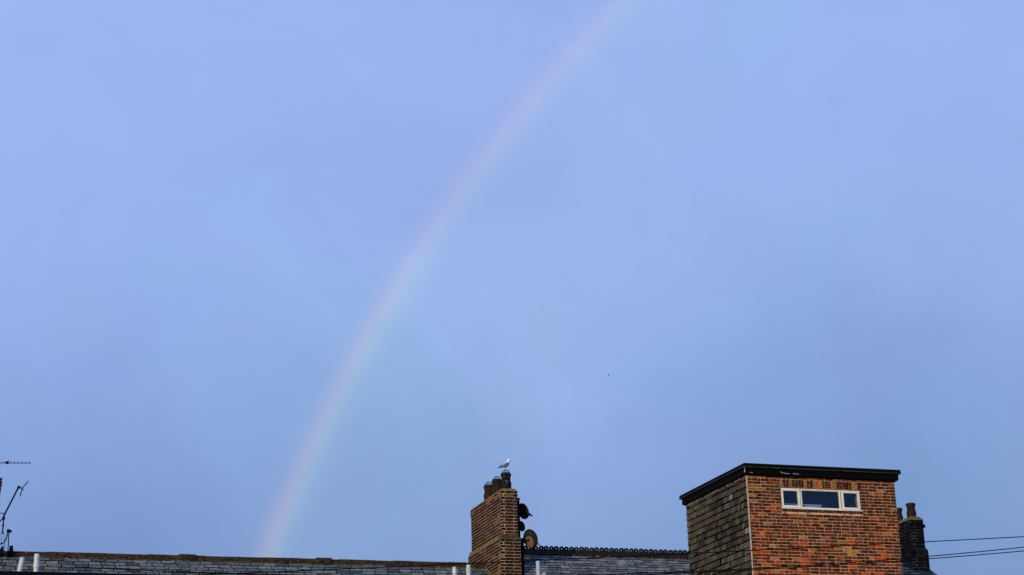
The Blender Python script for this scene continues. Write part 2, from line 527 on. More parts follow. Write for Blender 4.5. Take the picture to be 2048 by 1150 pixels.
def thing(mb, name, mats, label, cat, group=None, smooth=False, base=None):
    """a thing that is one mesh, its origin at its base"""
    base = Vector(base) if base is not None else Vector(mb.v[0])
    mb.v = [tuple(Vector(v) - base) for v in mb.v]
    o = mb.build(name, mats, None, smooth)
    o.location = base
    o['label'] = label
    o['category'] = cat
    if group:
        o['group'] = group
    return o


# unit pieces with chamfered, slightly uneven edges: shared by all bricks or slates of a colour
def unit_brick_data(seed):
    rnd = random.Random(seed)
    cx, cy, cz = .022, .05, .06
    vs = []
    for sx in (-1, 1):
        for sy in (-1, 1):
            for sz in (-1, 1):
                j = [rnd.uniform(-.012, .012) for _ in range(3)]
                vs.append((sx * (.5 - cx) + j[0] * .4, sy * .5, sz * (.5 - cz) + j[2]))
                vs.append((sx * .5 + j[0] * .4, sy * (.5 - cy), sz * (.5 - cz) + j[2]))
                vs.append((sx * (.5 - cx) + j[0] * .4, sy * (.5 - cy), sz * .5 + j[2]))
    bm = bmesh.new()
    for v in vs:
        bm.verts.new(v)
    bmesh.ops.convex_hull(bm, input=bm.verts)
    bm.verts.ensure_lookup_table()
    bm.verts.index_update()
    V = [tuple(v.co) for v in bm.verts]
    F = [tuple(v.index for v in f.verts) for f in bm.faces]
    bm.free()
    return V, F


BRICK_UNITS = [unit_brick_data(i) for i in range(4)]


def unit_slate_data(seed):
    """x width, y up the slope (0 = tail, 1 = head), z thickness; ragged tail"""
    rnd = random.Random(100 + seed)
    a = [rnd.uniform(-.035, .03) for _ in range(3)]
    ch = [0, 0]
    if rnd.random() < .45:
        ch[rnd.randrange(2)] = rnd.uniform(.05, .16)
    pts = [(-.5, ch[0] + a[0]), (-.5 + ch[0] * 1.1 + .02, a[0]), (0, a[1]), (.5 - ch[1] * 1.1 - .02, a[2]), (.5, ch[1] + a[2]), (.5, 1), (-.5, 1)]
    n = len(pts)
    V = [(x, y, 0) for x, y in pts] + [(x * .985, y + (.012 if y < .9 else 0), 1) for x, y in pts]
    F = [tuple(reversed(range(n))), tuple(range(n, 2 * n))] + [(i, (i + 1) % n, (i + 1) % n + n, i + n) for i in range(n)]
    return V, F


SLATE_UNITS = [unit_slate_data(i) for i in range(6)]
_cache = {}


def unit_mesh(kind, i, mat):
    key = (kind, i, mat)
    if key not in _cache:
        V, F = (BRICK_UNITS if kind == 'brick' else SLATE_UNITS)[i]
        me = bpy.data.meshes.new(kind)
        me.from_pydata(V, [], F)
        me.materials.append(MATS[mat])
        me.update()
        _cache[key] = me
    return _cache[key]


def piece(kind, i, mat, matrix, parent, name):
    o = bpy.data.objects.new(name, unit_mesh(kind, i, mat))
    link(o, parent)
    o.matrix_basis = Matrix.Translation(-origin_of(parent)) @ matrix
    return o


def add_unit(mb, kind, i, matrix, mi):
    V, F = (BRICK_UNITS if kind == 'brick' else SLATE_UNITS)[i]
    mb.add([matrix @ Vector(v) for v in V], F, mi)


def pick(weights):
    t = random.random() * sum(w for _, w in weights)
    for n, w in weights:
        t -= w
        if t <= 0:
            return n
    return weights[-1][0]


def brick_matrix(face, plane, u, z, ln, h, dep=.09, proud=.0):
    """brick lying in a wall face: 'front' looks to -y at y=plane, 'left' looks to -x at x=plane"""
    j = random.uniform(-.0025, .0025) + proud
    tilt = Matrix.Rotation(random.uniform(-.008, .008), 4, 'Y')
    sc = Matrix.Diagonal((ln, dep, h, 1))
    if face == 'front':
        return Matrix.Translation((u, plane + dep / 2 - j, z)) @ tilt @ sc
    return Matrix.Translation((plane + dep / 2 - j, u, z)) @ Matrix.Rotation(R(-90), 4, 'Z') @ tilt @ sc


def course_bricks(u0, u1, odd, unit=.225, joint=.010, hdr=.12):
    """(centre, length) of the bricks of one course between u0 and u1"""
    out = []
    u = u0
    first = True
    while u < u1 - .02:
        ln = unit
        if first and odd:
            ln = unit / 2
        elif random.random() < hdr:
            ln = unit / 2
        first = False
        e = min(u + ln, u1)
        if u1 - e < .05:
            e = u1
        out.append(((u + e) / 2, e - u - joint))
        u = e
    return out


# ------------------------------------------------------------------ ground
g = MB()
g.add([(-900, -900, 0), (900, -900, 0), (900, 900, 0), (-900, 900, 0)], [(0, 1, 2, 3)])
go = g.build('ground', 'ground')
go['kind'] = 'structure'

# ------------------------------------------------------------------ houses with slate roofs
RY = 41.35
PITCH = R(31)
TP = math.tan(PITCH)
SLOPE = Vector((0, math.cos(PITCH), math.sin(PITCH)))
UPN = Vector((0, -math.sin(PITCH), math.cos(PITCH)))


def slate_roof(house, x0, x1, zr, rows, gauge, width, weights, seed, xv0, xv1, below):
    """roof deck, the slates of the upper courses one by one, and the plain roof planes below the frame"""
    eave_y = 37.2
    deck = MB()
    d = .03
    zb = zr - (RY - eave_y) * TP
    deck.hexa([(x0, eave_y, zb - d), (x1, eave_y, zb - d), (x1, RY, zr - d), (x0, RY, zr - d),
               (x0, eave_y, zb - d + .02), (x1, eave_y, zb - d + .02), (x1, RY, zr - d + .02), (x0, RY, zr - d + .02)])
    by = 2 * RY - eave_y
    deck.hexa([(x0, RY, zr - d), (x1, RY, zr - d), (x1, by, zb - d), (x0, by, zb - d),
               (x0, RY, zr - d + .02), (x1, RY, zr - d + .02), (x1, by, zb - d + .02), (x0, by, zb - d + .02)])
    roof = deck.build('roof', 'felt', house)
    low = MB()
    run = rows * gauge
    top = Vector((0, RY, zr)) - SLOPE * (run + .01)
    for (ya, za, yb, zbb) in ((eave_y, zb, top.y, top.z), (by, zb, RY + .05, zr - .05 * TP)):
        low.hexa([(x0, ya, za - .006), (x1, ya, za - .006), (x1, yb, zbb - .006), (x0, yb, zbb - .006),
                  (x0, ya, za + .004), (x1, ya, za + .004), (x1, yb, zbb + .004), (x0, yb, zbb + .004)])
    low.build('lower_courses', 'roof_courses', roof)
    rnd = random.Random(seed)
    for r in range(rows):
        s0 = (r + 1) * gauge            # distance of the tail from the ridge, down the slope
        x = xv0 - (width * .5 if r % 2 else 0) + rnd.uniform(-.02, .02)
        while x < xv1:
            w = width * rnd.uniform(.88, 1.1)
            xa, xb = max(x, xv0), min(x + w, xv1)
            x += w
            if xb - xa < .04:
                continue
            slip = rnd.uniform(-.012, .018) + (rnd.random() < .04) * .04
            tail = Vector(((xa + xb) / 2, RY, zr)) - SLOPE * (s0 - .024 + slip) + UPN * (.010 + rnd.uniform(0, .006))
            head = Vector(((xa + xb) / 2, RY, zr)) - SLOPE * (s0 - gauge) + UPN * .0
            yax = head - tail
            xax = Vector((xb - xa - .022, 0, yax.length * rnd.uniform(-.02, .02)))
            zax = xax.cross(yax).normalized() * (.005 + rnd.uniform(0, .003))
            mt = Matrix((xax, yax, zax)).transposed().to_4x4()
            mt.translation = tail
            nz = noise.noise(Vector((tail.x * .5, tail.y, seed)))
            ws = [(n, k * (1.6 if (i == 0) == (nz > 0) else 1)) for i, (n, k) in enumerate(weights)]
            piece('slate', rnd.randrange(6), pick(ws), mt, roof, 'slate')
    # walls under the eaves
    wl = MB()
    wl.box((x0, 37.5, 0), (x1, 37.7, zb - d + .1))
    wl.box((x0, by - .5, 0), (x1, by - .3, zb - d + .1))
    for xa, xb in ((x0, x0 + .2), (x1 - .2, x1)):
        wl.add([(xa, 37.7, 0), (xb, 37.7, 0), (xb, by - .5, 0), (xa, by - .5, 0), (xa, 37.7, zb + .1), (xb, 37.7, zb + .1), (xb, RY, zr - .1), (xa, RY, zr - .1),
                (xa, by - .5, zb + .1), (xb, by - .5, zb + .1)],
               [(0, 3, 8, 7, 4), (1, 5, 6, 9, 2), (4, 7, 6, 5), (7, 8, 9, 6)])
    wl.build('wall', 'wall_courses', house)
    gu = MB()
    gu.tube([(x0, eave_y - .05, zb - .04), (x1, eave_y - .05, zb - .04)], .055, 8)
    gu.build('gutter', 'black_paint', house, True)
    return roof


ZL = 8.56
house_l = empty('terraced_house', (6, RY, 0), 'long grey slate roofed terraced house with brown lichened ridge, left of the gull chimney', 'house')
W_L = [('roof_slate_a', 4), ('roof_slate_b', 4), ('roof_slate_c', 2), ('roof_slate_d', 2)]
slate_roof(house_l, -4.0, 12.40, ZL, 7, .185, .305, W_L, 3, .35, 12.39, 0)
# ridge tiles: half-round clay, overgrown with lichen
rnd = random.Random(5)
x = -4.0
k = 0
while x < 12.38:
    w = min(.455, 12.40 - x)
    mb = MB()
    dz = rnd.uniform(-.006, .006)
    rings = []
    for xx in (x + .004, x + w * .5, x + w - .004):
        ring = []
        rr = .125 + rnd.uniform(-.004, .004)
        for j in range(9):
            a = math.pi * j / 8
            ring.append((xx, RY - rr * math.cos(a), ZL - .055 + dz + .135 * math.sin(a)))
        for j in range(8, -1, -1):
            a = math.pi * j / 8
            ring.append((xx, RY - (rr - .02) * math.cos(a), ZL - .055 + dz + .115 * math.sin(a)))
        rings.append(ring)
    mb.loft(rings)
    mb.build('ridge_tile', 'ridge_clay', house_l, True)
    x += w
    k += 1
for xa, xb in ((4.94, 5.31), (8.18, 8.55)):
    v = MB()
    pr = [(-.135, -.05), (-.12, .045), (-.085, .085), (.085, .085), (.12, .045), (.135, -.05)]
    rings = []
    for xx, sc in ((xa - .02, .9), (xa, 1), (xa + .02, 1.04), (xb - .02, 1.04), (xb, 1), (xb + .02, .9)):
        rings.append([(xx, RY + py * sc * 1.1, ZL + .005 + pz * sc) for py, pz in pr])
    v.loft(rings)
    v.box((xa + .03, RY - .165, ZL - .02), (xb - .03, RY - .1, ZL + .04))
    v.build('ridge_vent', 'ridge_clay', house_l)
for n_, (ya, yb) in enumerate(((RY - .15, RY - .10),)):
    b = MB()
    b.box((-4, ya, ZL - .105), (12.39, yb, ZL - .06))
    b.build('ridge_bedding', 'bedding', house_l)

ZRR = 8.93
house_m = empty('terraced_house', (15, RY, 0), 'blue-grey slate roofed house with black ringed ridge crest, between gull chimney and brick tower', 'house')
W_R = [('blue_slate_a', 4), ('blue_slate_b', 4), ('blue_slate_c', 3)]
slate_roof(house_m, 12.95, 20.9, ZRR, 9, .168, .255, W_R, 8, 13.0, 17.9, 0)
# crested ridge tiles: each with a pair of pierced rings
x = 13.02
while x < 20.6:
    w = .268
    mb = MB()
    for side in (-1, 1):
        mb.hexa([(x + .003, RY + side * .005, ZRR + .06), (x + w - .003, RY + side * .005, ZRR + .06), (x + w - .003, RY + side * .15, ZRR - .05), (x + .003, RY + side * .15, ZRR - .05),
                 (x + .003, RY + side * .0, ZRR + .085), (x + w - .003, RY + side * .0, ZRR + .085), (x + w - .003, RY + side * .165, ZRR - .045), (x + .003, RY + side * .165, ZRR - .045)])
    mb.box((x + .003, RY - .014, ZRR + .055), (x + w - .003, RY + .014, ZRR + .085))
    tile = mb.build('ridge_tile', 'crest_clay', house_m)
    for q in (.07, .198):
        c = Vector((x + q, RY, ZRR + .118 + random.uniform(-.009, .007)))
        rg = MB()
        NN = 12
        ring_o = [[], [], [], []]
        for j in range(NN):
            a = 2 * math.pi * j / NN
            for ii, (rr, yy) in enumerate(((.064, -.018), (.064, .018), (.017, .018), (.017, -.018))):
                ring_o[ii].append(c + Vector((rr * math.cos(a), yy, rr * math.sin(a))))
        vs_ = [v for r_o in ring_o for v in r_o]
        fs_ = []
        for ii in range(4):
            for j in range(NN):
                a_, b_ = ii * NN + j, ii * NN + (j + 1) % NN
                c_, d_ = ((ii + 1) % 4) * NN + (j + 1) % NN, ((ii + 1) % 4) * NN + j
                fs_.append((a_, b_, c_, d_))
        rg.add(vs_, fs_)
        rg.build('crest_ring', 'crest_clay', tile)
    x += w
b = MB()
b.box((13.0, RY - .185, ZRR - .105), (17.9, RY - .13, ZRR - .055))
b.build('ridge_bedding', 'bedding', house_m)
# lead soaker where the slates meet the tower
b = MB()
b.hexa([(16.99, 39.62, ZRR - (RY - 39.62) * TP), (17.16, 39.62, ZRR - (RY - 39.62) * TP), (17.16, 41.3, ZRR - .06), (16.99, 41.3, ZRR - .06),
        (16.99, 39.62, ZRR - (RY - 39.62) * TP + .04), (17.16, 39.62, ZRR - (RY - 39.62) * TP + .04), (17.16, 41.3, ZRR - .02), (16.99, 41.3, ZRR - .02)])
b.build('lead_flashing', 'lead', house_m)

ZR3 = 8.48 + 1.35 * TP
house_r = empty('terraced_house', (22.5, RY, 0), 'end house right of the brick tower, its greenish slates showing under the sooty chimney', 'house')
slate_roof(house_r, 20.95, 24.12, ZR3, 14, .185, .29, W_L, 15, 21.0, 24.14, 0)

# ------------------------------------------------------------------ brick tower with slate-hung side
TX0, TX1, TY0, TY1 = 17.12, 20.92, 36.0, 39.58
TZ = 9.925
CO = .0725
WX0, WX1, WZ0, WZ1 = 17.945, 20.005, 9.165, 9.66
tower = empty('brick_tower', ((TX0 + TX1) / 2, (TY0 + TY1) / 2, 0), 'square orange-brown brick tower with flat black roof, wide white window and slate-hung left side', 'tower')
wl = MB()
RC = .007     # joint recess
y0, y1 = TY0 + RC, TY0 + .30
wl.box((TX0 + .03, y0, 6.9), (WX0 - .01, y1, TZ + .02))
wl.box((WX1 + .01, y0, 6.9), (TX1 - .001, y1, TZ + .02))
wl.box((WX0 - .01, y0, 6.9), (WX1 + .01, y1, WZ0 - .012))
wl.box((WX0 - .01, y0, WZ1 + .004), (WX1 + .01, y1, TZ + .02))
wl.build('mortar_joints', 'mortar', tower)
wl = MB()
wl.box((TX0 + .02, TY0 + .012, 0), (TX1 - .002, TY0 + .3, 6.9))
wl.box((TX1 - .25, TY0 + .302, 0), (TX1 - .002, TY1, TZ + .02))
wl.box((TX0 + .02, TY1 - .25, 0), (TX1 - .252, TY1, TZ + .02))
wl.build('wall', 'wall_courses', tower)
wl = MB()
wl.box((TX0 + .012, TY0 + .302, 0), (TX0 + .2, TY1 - .252, TZ + .02))
wl.box((TX0 + .012, TY0 + .06, 6.9), (TX0 + .029, TY0 + .302, TZ + .02))
wl.build('backing_wall', 'felt', tower)

WT = [('brick_brown', 6), ('brick_red', 5.5), ('brick_orange', 1.7), ('brick_buff', 1.2), ('brick_pale', 1.1), ('brick_dark', 4)]
cand = []
zc = 9.85
row = -1
ztop = zc + CO
k = 0
while True:
    zt = zc + CO - k * CO
    if zt < 7.05:
        break
    z = zt - CO / 2
    segs = [(TX0 + .012, TX1)]
    if k > 0 and zt > WZ0 - CO + .002:
        segs = [(TX0 + .012, WX0 - .012 + .01), (WX1 + .002, TX1)]
    for a, b_ in segs:
        for u, ln in course_bricks(a, b_, k % 2 == 1, .218, .0095, .16):
            if ln < .03:
                continue
            n1 = noise.noise(Vector((u * .9, z * 1.5, 4.0)))
            n2 = noise.noise(Vector((u * 2.2, z * 3.0, 9.0)))
            ws = dict(WT)
            low = max(0, min(1, (9.35 - z) / .9))
            ws['brick_orange'] *= .35 + 1.9 * low * (1 + 1.2 * n2)
            ws['brick_red'] *= .7 + low
            ws['brick_dark'] *= 1.3 - .6 * low
            ws['brick_buff'] *= max(.15, .8 + 2.6 * n1)
            ws['brick_pale'] *= max(.2, .8 + 2.2 * n2)
            if k == 0:
                ws['brick_buff'] += 3
            mname = pick([(q, max(w, .02)) for q, w in ws.items()])
            cand.append((brick_matrix('front', TY0, u, z, ln, CO - .0100 + random.uniform(-.002, .001)), mname, ln, z))
    k += 1
# soldier lintel over the window and the brick-on-edge sill under it
for zz, hh, n_ in (((WZ1 + zc) / 2 + .002, zc - WZ1 - .012, 27), (WZ0 - .042, .062, 27)):
    p_ = (WX1 - WX0 + .01) / n_
    for i in range(n_):
        u = WX0 - .005 + (i + .5) * p_
        ws = [('brick_brown', 3.5), ('brick_dark', 3.5), ('brick_buff', 4.5), ('brick_pale', 1.6), ('brick_orange', .2)] if hh > .1 else [('brick_brown', 4), ('brick_dark', 4), ('brick_red', 1), ('brick_pale', .5)]
        cand.append((brick_matrix('front', TY0, u, zz, p_ - .011, hh, .09, .002), pick(ws), .218 if hh > .1 else .09, zz))
cand.sort(key=lambda c: (c[3] > 7.5, c[2] + random.uniform(0, .03)), reverse=True)
BM = ['brick_brown', 'brick_red', 'brick_orange', 'brick_buff', 'brick_pale', 'brick_dark']
rest = MB()
for i, (mt, mname, ln, z) in enumerate(cand):
    if i < 300:
        piece('brick', random.randrange(4), mname, mt, tower, 'brick')
    else:
        add_unit(rest, 'brick', random.randrange(4), mt, BM.index(mname))
o = rest.build('bricks', BM, tower)
o['kind'] = 'stuff'

# slate hanging on the left side
WS = [('clad_slate_olive', 5), ('clad_slate_brown', 4.5), ('clad_slate_dark', 2.2), ('clad_slate_grey', 2.6), ('clad_slate_pale', .18)]
rnd = random.Random(21)
clad = MB()
clad.box((TX0 + .004, TY0 + .05, 7.0), (TX0 + .011, TY1 - .004, TZ))
cladding = clad.build('cladding', 'felt', tower)
gz = .153
nrow = 0
count = 0
z = 9.78
extra = MB()
CM = [n for n, _ in WS]
while z > 7.2:
    y = TY0 + .022 - rnd.uniform(0, .1) * (nrow % 2)
    while y < TY1 - .03:
        w = rnd.choice((.09, .11, .13, .16, .19, .22, .25, .30)) * rnd.uniform(.9, 1.1)
        ya, yb = max(y, TY0 + .022), min(y + w, TY1)
        if TY1 - yb < .06:
            yb = TY1
        y = yb
        if yb - ya < .05:
            continue
        if rnd.random() < .012 and z < 9.2:
            continue
        hgt = gz
        top_z = min(z + hgt + rnd.uniform(-.004, .004), TZ + .03)
        tail = Vector((TX0 - .012 - rnd.uniform(0, .008), (ya + yb) / 2, z + .024 + rnd.uniform(-.012, .012)))
        head = Vector((TX0 + .002, (ya + yb) / 2 + rnd.uniform(-.003, .003), top_z))
        yax = head - tail
        xax = Vector((rnd.uniform(-.002, .002), -(yb - ya - .020), 0))
        zax = xax.cross(yax).normalized() * .006
        mt = Matrix((xax, yax, zax)).transposed().to_4x4()
        mt.translation = tail
        nz = noise.noise(Vector((tail.y * .8, tail.z * 1.2, 2)))
        ws = dict(WS)
        ws['clad_slate_dark'] *= max(.2, 1 - 2.5 * nz) * (1.8 if tail.y > 38.3 and tail.z < 8.7 else 1)
        ws['clad_slate_grey'] *= max(.3, 1 + 2 * nz)
        count += 1
        if count <= 300:
            piece('slate', rnd.randrange(6), pick(list(ws.items())), mt, cladding, 'slate')
        else:
            add_unit(extra, 'slate', rnd.randrange(6), mt, CM.index(pick(list(ws.items()))))
    z -= gz
    nrow += 1
o = extra.build('slates', CM, cladding)
o['kind'] = 'stuff'
# mortar fillet under the eaves and pale corner bead
fl = MB()
for i in range(14):
    a = TY0 + .02 + i * (TY1 - TY0 - .02) / 14
    b_ = a + (TY1 - TY0 - .02) / 14 - .006
    e = rnd.uniform(0, .010)
    if rnd.random() < .3:
        b_ = a + (b_ - a) * rnd.uniform(.3, .7)
    fl.hexa([(TX0 - .022 - e, a, 9.872), (TX0 - .022 - e, b_, 9.872), (TX0 + .003, b_, 9.872), (TX0 + .003, a, 9.872),
             (TX0 - .012, a, 9.885 + e), (TX0 - .012, b_, 9.885 + e), (TX0 + .003, b_, 9.885 + e), (TX0 + .003, a, 9.885 + e)])
fl.build('mortar_fillet', 'pale_strip', tower)
cb = MB()
z = 7.0
while z < 9.87:
    h = rnd.uniform(.25, .5)
    zt = min(z + h, 9.9)
    j = rnd.uniform(-.004, .004)
    cb.box((TX0 - .020 + j, TY0 - .008 + j, z), (TX0 + .004, TY0 + .021, zt - .004))
    z = zt
cb.build('corner_bead', 'corner_lime', tower)

# flat roof with black fascia and gutter-like edge trim
OF, OT = .075, .125
fa = MB()
fa.box((TX0 - OF, TY0 - OF, 9.925), (TX1 + OF, TY1 + OF, 10.06))
fa.build('fascia', 'black_paint', tower)
so = MB()
so.hexa([(TX0 - .03, TY0 - .02, 9.895), (TX1 + .03, TY0 - .02, 9.895), (TX1 + .03, TY1 + .02, 9.895), (TX0 - .03, TY1 + .02, 9.895),
         (TX0 - OF + .004, TY0 - OF + .004, 9.9245), (TX1 + OF - .004, TY0 - OF + .004, 9.9245), (TX1 + OF - .004, TY1 + OF - .004, 9.9245), (TX0 - OF + .004, TY1 + OF - .004, 9.9245)])
so.build('soffit', 'black_paint', tower)
et = MB()
x0, x1, ya, yb = TX0 - OT, TX1 + OT, TY0 - OT, TY1 + OT
prof = [(0, 10.062), (0, 10.10), (.008, 10.155), (.03, 10.168), (.2, 10.172)]
rings = [[(x0 + d, ya + d, zz), (x1 - d, ya + d, zz), (x1 - d, yb - d, zz), (x0 + d, yb - d, zz)] for d, zz in prof]
et.loft(rings)
et.build('roof_edge_trim', 'black_paint', tower)
lf = MB()
lf.box((x0 - .006, ya - .006, 10.066), (x1 + .004, ya + .003, 10.083))
lf.box((x0 - .006, ya + .0035, 10.066), (x0 + .003, yb, 10.083))
lf.build('trim_lip', 'lichen_fascia', tower)
rf = MB()
rf.box((x0 + .21, ya + .21, 10.174), (x1 - .21, yb - .21, 10.19))
rf.build('flat_roof', 'roof_felt', tower)
for (xa, za, xb, zb) in ((17.93, 9.995, 18.03, 9.972), (18.03, 9.970, 18.17, 9.964), (18.25, 9.972, 18.40, 9.964), (17.17, 9.958, 17.24, 9.952)):
    pp = MB()
    pp.hexa([(xa, TY0 - OF - .003, za - .006), (xb, TY0 - OF - .003, zb - .008), (xb, TY0 - OF + .001, zb - .008), (xa, TY0 - OF + .001, za - .006),
             (xa, TY0 - OF - .003, za + .008), (xb, TY0 - OF - .003, zb + .004), (xb, TY0 - OF + .001, zb + .004), (xa, TY0 - OF + .001, za + .008)])
    pp.build('paint_flake', 'peeled', tower)
jb = MB()
jb.tube([(TX0 - OF - .012, TY0 - OF - .012, 9.95), (TX0 - OF - .012, TY0 - OF - .012, 10.06)], .007, 6)
jb.box((TX0 - OF - .022, TY0 - OF - .022, 9.955), (TX0 - OF - .002, TY0 - OF - .002, 9.99))
jb.build('corner_joint', 'peeled', tower)

# window
FY = TY0 + .05
win = MB()


def frame(mb, xa, xb, za, zb, t, ya, yb):
    lt, rt, bt_, tt = t
    mb.box((xa, ya, za), (xa + lt, yb, zb))
    mb.box((xb - rt, ya, za), (xb, yb, zb))
    mb.box((xa + lt, ya, za), (xb - rt, yb, za + bt_))
    mb.box((xa + lt, ya, zb - tt), (xb - rt, yb, zb))


ZB, ZT = WZ0 + .004, WZ1 - .006
frame(win, WX0 + .002, WX1 - .002, ZB, ZT, (.02, .02, .04, .026), FY, FY + .07)
win.box((18.452, FY + .001, ZB + .04), (18.482, FY + .069, ZT - .026))
win.box((19.478, FY + .001, ZB + .04), (19.508, FY + .069, ZT - .026))
window = win.build('window', 'upvc', tower)
for xa, xb in ((17.965, 18.449), (19.511, 19.985)):
    s = MB()
    frame(s, xa, xb, ZB + .03, ZT - .010, (.056, .056, .05, .055), FY - .018, FY + .035)
    s.build('casement', 'upvc', window)
    gl = MB()
    gl.box((xa + .057, FY + .004, ZB + .081), (xb - .057, FY + .010, ZT - .066))
    gl.build('pane', 'window_glass', window)
gk = MB()
for xa in (18.4505, 19.4985):
    gk.box((xa, FY - .004, ZB + .041), (xa + .011, FY + .0005, ZT - .027))
gk.build('gasket', 'black_paint', window)
s = MB()
frame(s, 18.483, 19.477, ZB + .041, ZT - .027, (.022, .022, .012, .014), FY + .004, FY + .04)
s.build('glazing_bead', 'upvc', window)
gl = MB()
gl.box((18.506, FY + .012, ZB + .054), (19.454, FY + .018, ZT - .042))
gl.build('pane', 'window_glass', window)
s = MB()
s.hexa([(WX0 - .012, FY - .062, ZB - .008), (WX1 + .012, FY - .062, ZB - .008), (WX1 + .012, FY - .001, ZB - .008), (WX0 - .012, FY - .001, ZB - .008),
        (WX0 - .012, FY - .062, ZB + .012), (WX1 + .012, FY - .062, ZB + .012), (WX1 + .012, FY - .001, ZB + .028), (WX0 - .012, FY - .001, ZB + .028)])
s.build('sill', 'upvc', window)
# the room behind the glass
rm = MB()
rm.add([(17.6, 36.301, 8.9), (20.4, 36.301, 8.9), (20.4, 38.5, 8.9), (17.6, 38.5, 8.9), (17.6, 36.301, 9.9), (20.4, 36.301, 9.9), (20.4, 38.5, 9.9), (17.6, 38.5, 9.9)],
       [(0, 1, 2, 3), (4, 7, 6, 5), (1, 5, 6, 2), (2, 6, 7, 3), (3, 7, 4, 0)])
rm.build('stairwell', 'inside_wall', tower)
sh = MB()
sh.box((18.40, 36.115, 9.278), (19.03, 36.15, 9.302))
sh.box((18.42, 36.135, 9.16), (19.01, 36.165, 9.268))
sh.build('inner_shelf', 'inside_white', tower)
sh = MB()
sh.box((17.97, 36.13, 9.292), (18.39, 36.17, 9.305))
sh.build('inner_ledge', 'inside_white', tower)

# ------------------------------------------------------------------ chimneys
STACK_MATS = ['stack_brick', 'stack_brick_red', 'stack_brick_sooty', 'stack_brick_ochre']


def stack_stage(parent, x0, x1, ya, yb, z0, z1, co, wf, wl_, mortar, ochre_edge=0.0, indiv=True, dep=.07):
    """one stage of a chimney: mortar core, front bricks one by one, the foreshortened left-side bricks joined"""
    core = MB()
    core.box((x0 + .006, ya + .006, z0), (x1 - .001, yb, z1))
    core.build('mortar_core', mortar, parent)
    side = MB()
    nn = int(round((z1 - z0) / co))
    c = (z1 - z0) / nn
    for k in range(nn):
        z = z1 - (k + .5) * c
        fx0 = x0 + (dep + .01 if k % 2 else .0)
        for u, ln in course_bricks(fx0, x1, k % 2 == 0, .222, .009, .0):
            if ln < .025:
                continue
            mt = brick_matrix('front', ya, u, z, ln, c - .010, dep)
            mn = pick(wf)
            if indiv:
                piece('brick', random.randrange(4), mn, mt, parent, 'brick')
            else:
                add_unit(side, 'brick', random.randrange(4), mt, STACK_MATS.index(mn))
        sy0 = ya + (.0 if k % 2 else dep + .01)
        for u, ln in course_bricks(sy0, yb, k % 2 == 1, .222, .011, .08):
            if ln < .02:
                continue
            ws = [(n, w * (1 + 14 * ochre_edge if n == 'stack_brick_ochre' and u - ya < .35 + .5 * noise.noise(Vector((z * 2.5, u, 1))) else 1)) for n, w in wl_]
            add_unit(side, 'brick', random.randrange(4), brick_matrix('left', x0, u, z, ln, c - .010, dep), STACK_MATS.index(pick(ws)))
    o = side.build('bricks', STACK_MATS, parent)
    o['kind'] = 'stuff'


def chimney_pot(parent, x, y, z, h, r, mat, guard=True):
    pot = MB()
    prof = [(r * .98, 0), (r * 1.0, h * .04), (r * .97, h * .16), (r * 1.02, h * .34), (r * .98, h * .44), (r * .88, h * .52), (r * .80, h * .60), (r * .90, h * .63), (r * .82, h * .67),
            (r * .86, h * .76), (r * 1.02, h * .86), (r * 1.06, h * .92), (r * .96, h * .95), (r * .86, h * 1.0), (r * .72, h * 1.0), (r * .66, h * .8), (r * .6, h * .5)]
    pot.lathe((x, y, z), prof, 18)
    po = pot.build('chimney_pot', mat, parent, True)
    if guard:
        wg = MB()
        rr = r * .80
        for q in range(4):
            a = math.pi * q / 4 + .3
            wg.tube([(x + rr * math.cos(a) * math.cos(t), y + rr * math.sin(a) * math.cos(t), z + h - .01 + rr * .95 * math.sin(t)) for t in [math.pi * i / 10 for i in range(11)]], .006, 5)
        wg.tube([(x + rr * math.cos(t), y + rr * math.sin(t), z + h + .002) for t in [2 * math.pi * i / 20 for i in range(21)]], .009, 5)
        wg.build('wire_guard', 'metal_dark', po)
    return po


# left chimney: under the gull, on the party wall
CF = 40.0
ch = empty('chimney_stack', (12.66, 41.3, 7.2), 'tall brown brick chimney with three pots and a gull, rising between two slate roofs', 'chimney')
WF = [('stack_brick', 4), ('stack_brick_sooty', 6), ('stack_brick_red', 1.2)]
WLs = [('stack_brick', 4), ('stack_brick_red', 4.5), ('stack_brick_sooty', 1.2), ('stack_brick_ochre', .35)]
WTOP = [('stack_brick_ochre', 2.5), ('stack_brick_red', 2), ('stack_brick', 3), ('stack_brick_sooty', 2)]
WTF = [('stack_brick_ochre', .6), ('stack_brick_red', 1.5), ('stack_brick', 3), ('stack_brick_sooty', 4)]
stack_stage(ch, 12.45, 12.86, CF, 42.62, 9.135, 10.04, .0745, WF, WLs, 'mortar_stack', 1.0)
stack_stage(ch, 12.438, 12.874, CF - .014, 42.634, 10.04, 10.19, .0745, WTF, WTOP, 'mortar_stack', .4)
# flaunching: a rounded bed of mortar that holds the pots
fl = MB()
rings = []
for d, zz in ((.0, 10.19), (.012, 10.215), (.05, 10.25), (.11, 10.275), (.19, 10.285)):
    ring = []
    for (px, py) in ((12.445, CF), (12.867, CF), (12.867, 42.63), (12.445, 42.63)):
        cx, cy = 12.656, 41.31
        ring.append((px + math.copysign(min(d, .19), cx - px), py + math.copysign(d * 1.3, cy - py), zz))
    rings.append(ring)
fl.loft(rings)
fl.build('flaunching', 'lichen_mortar', ch)
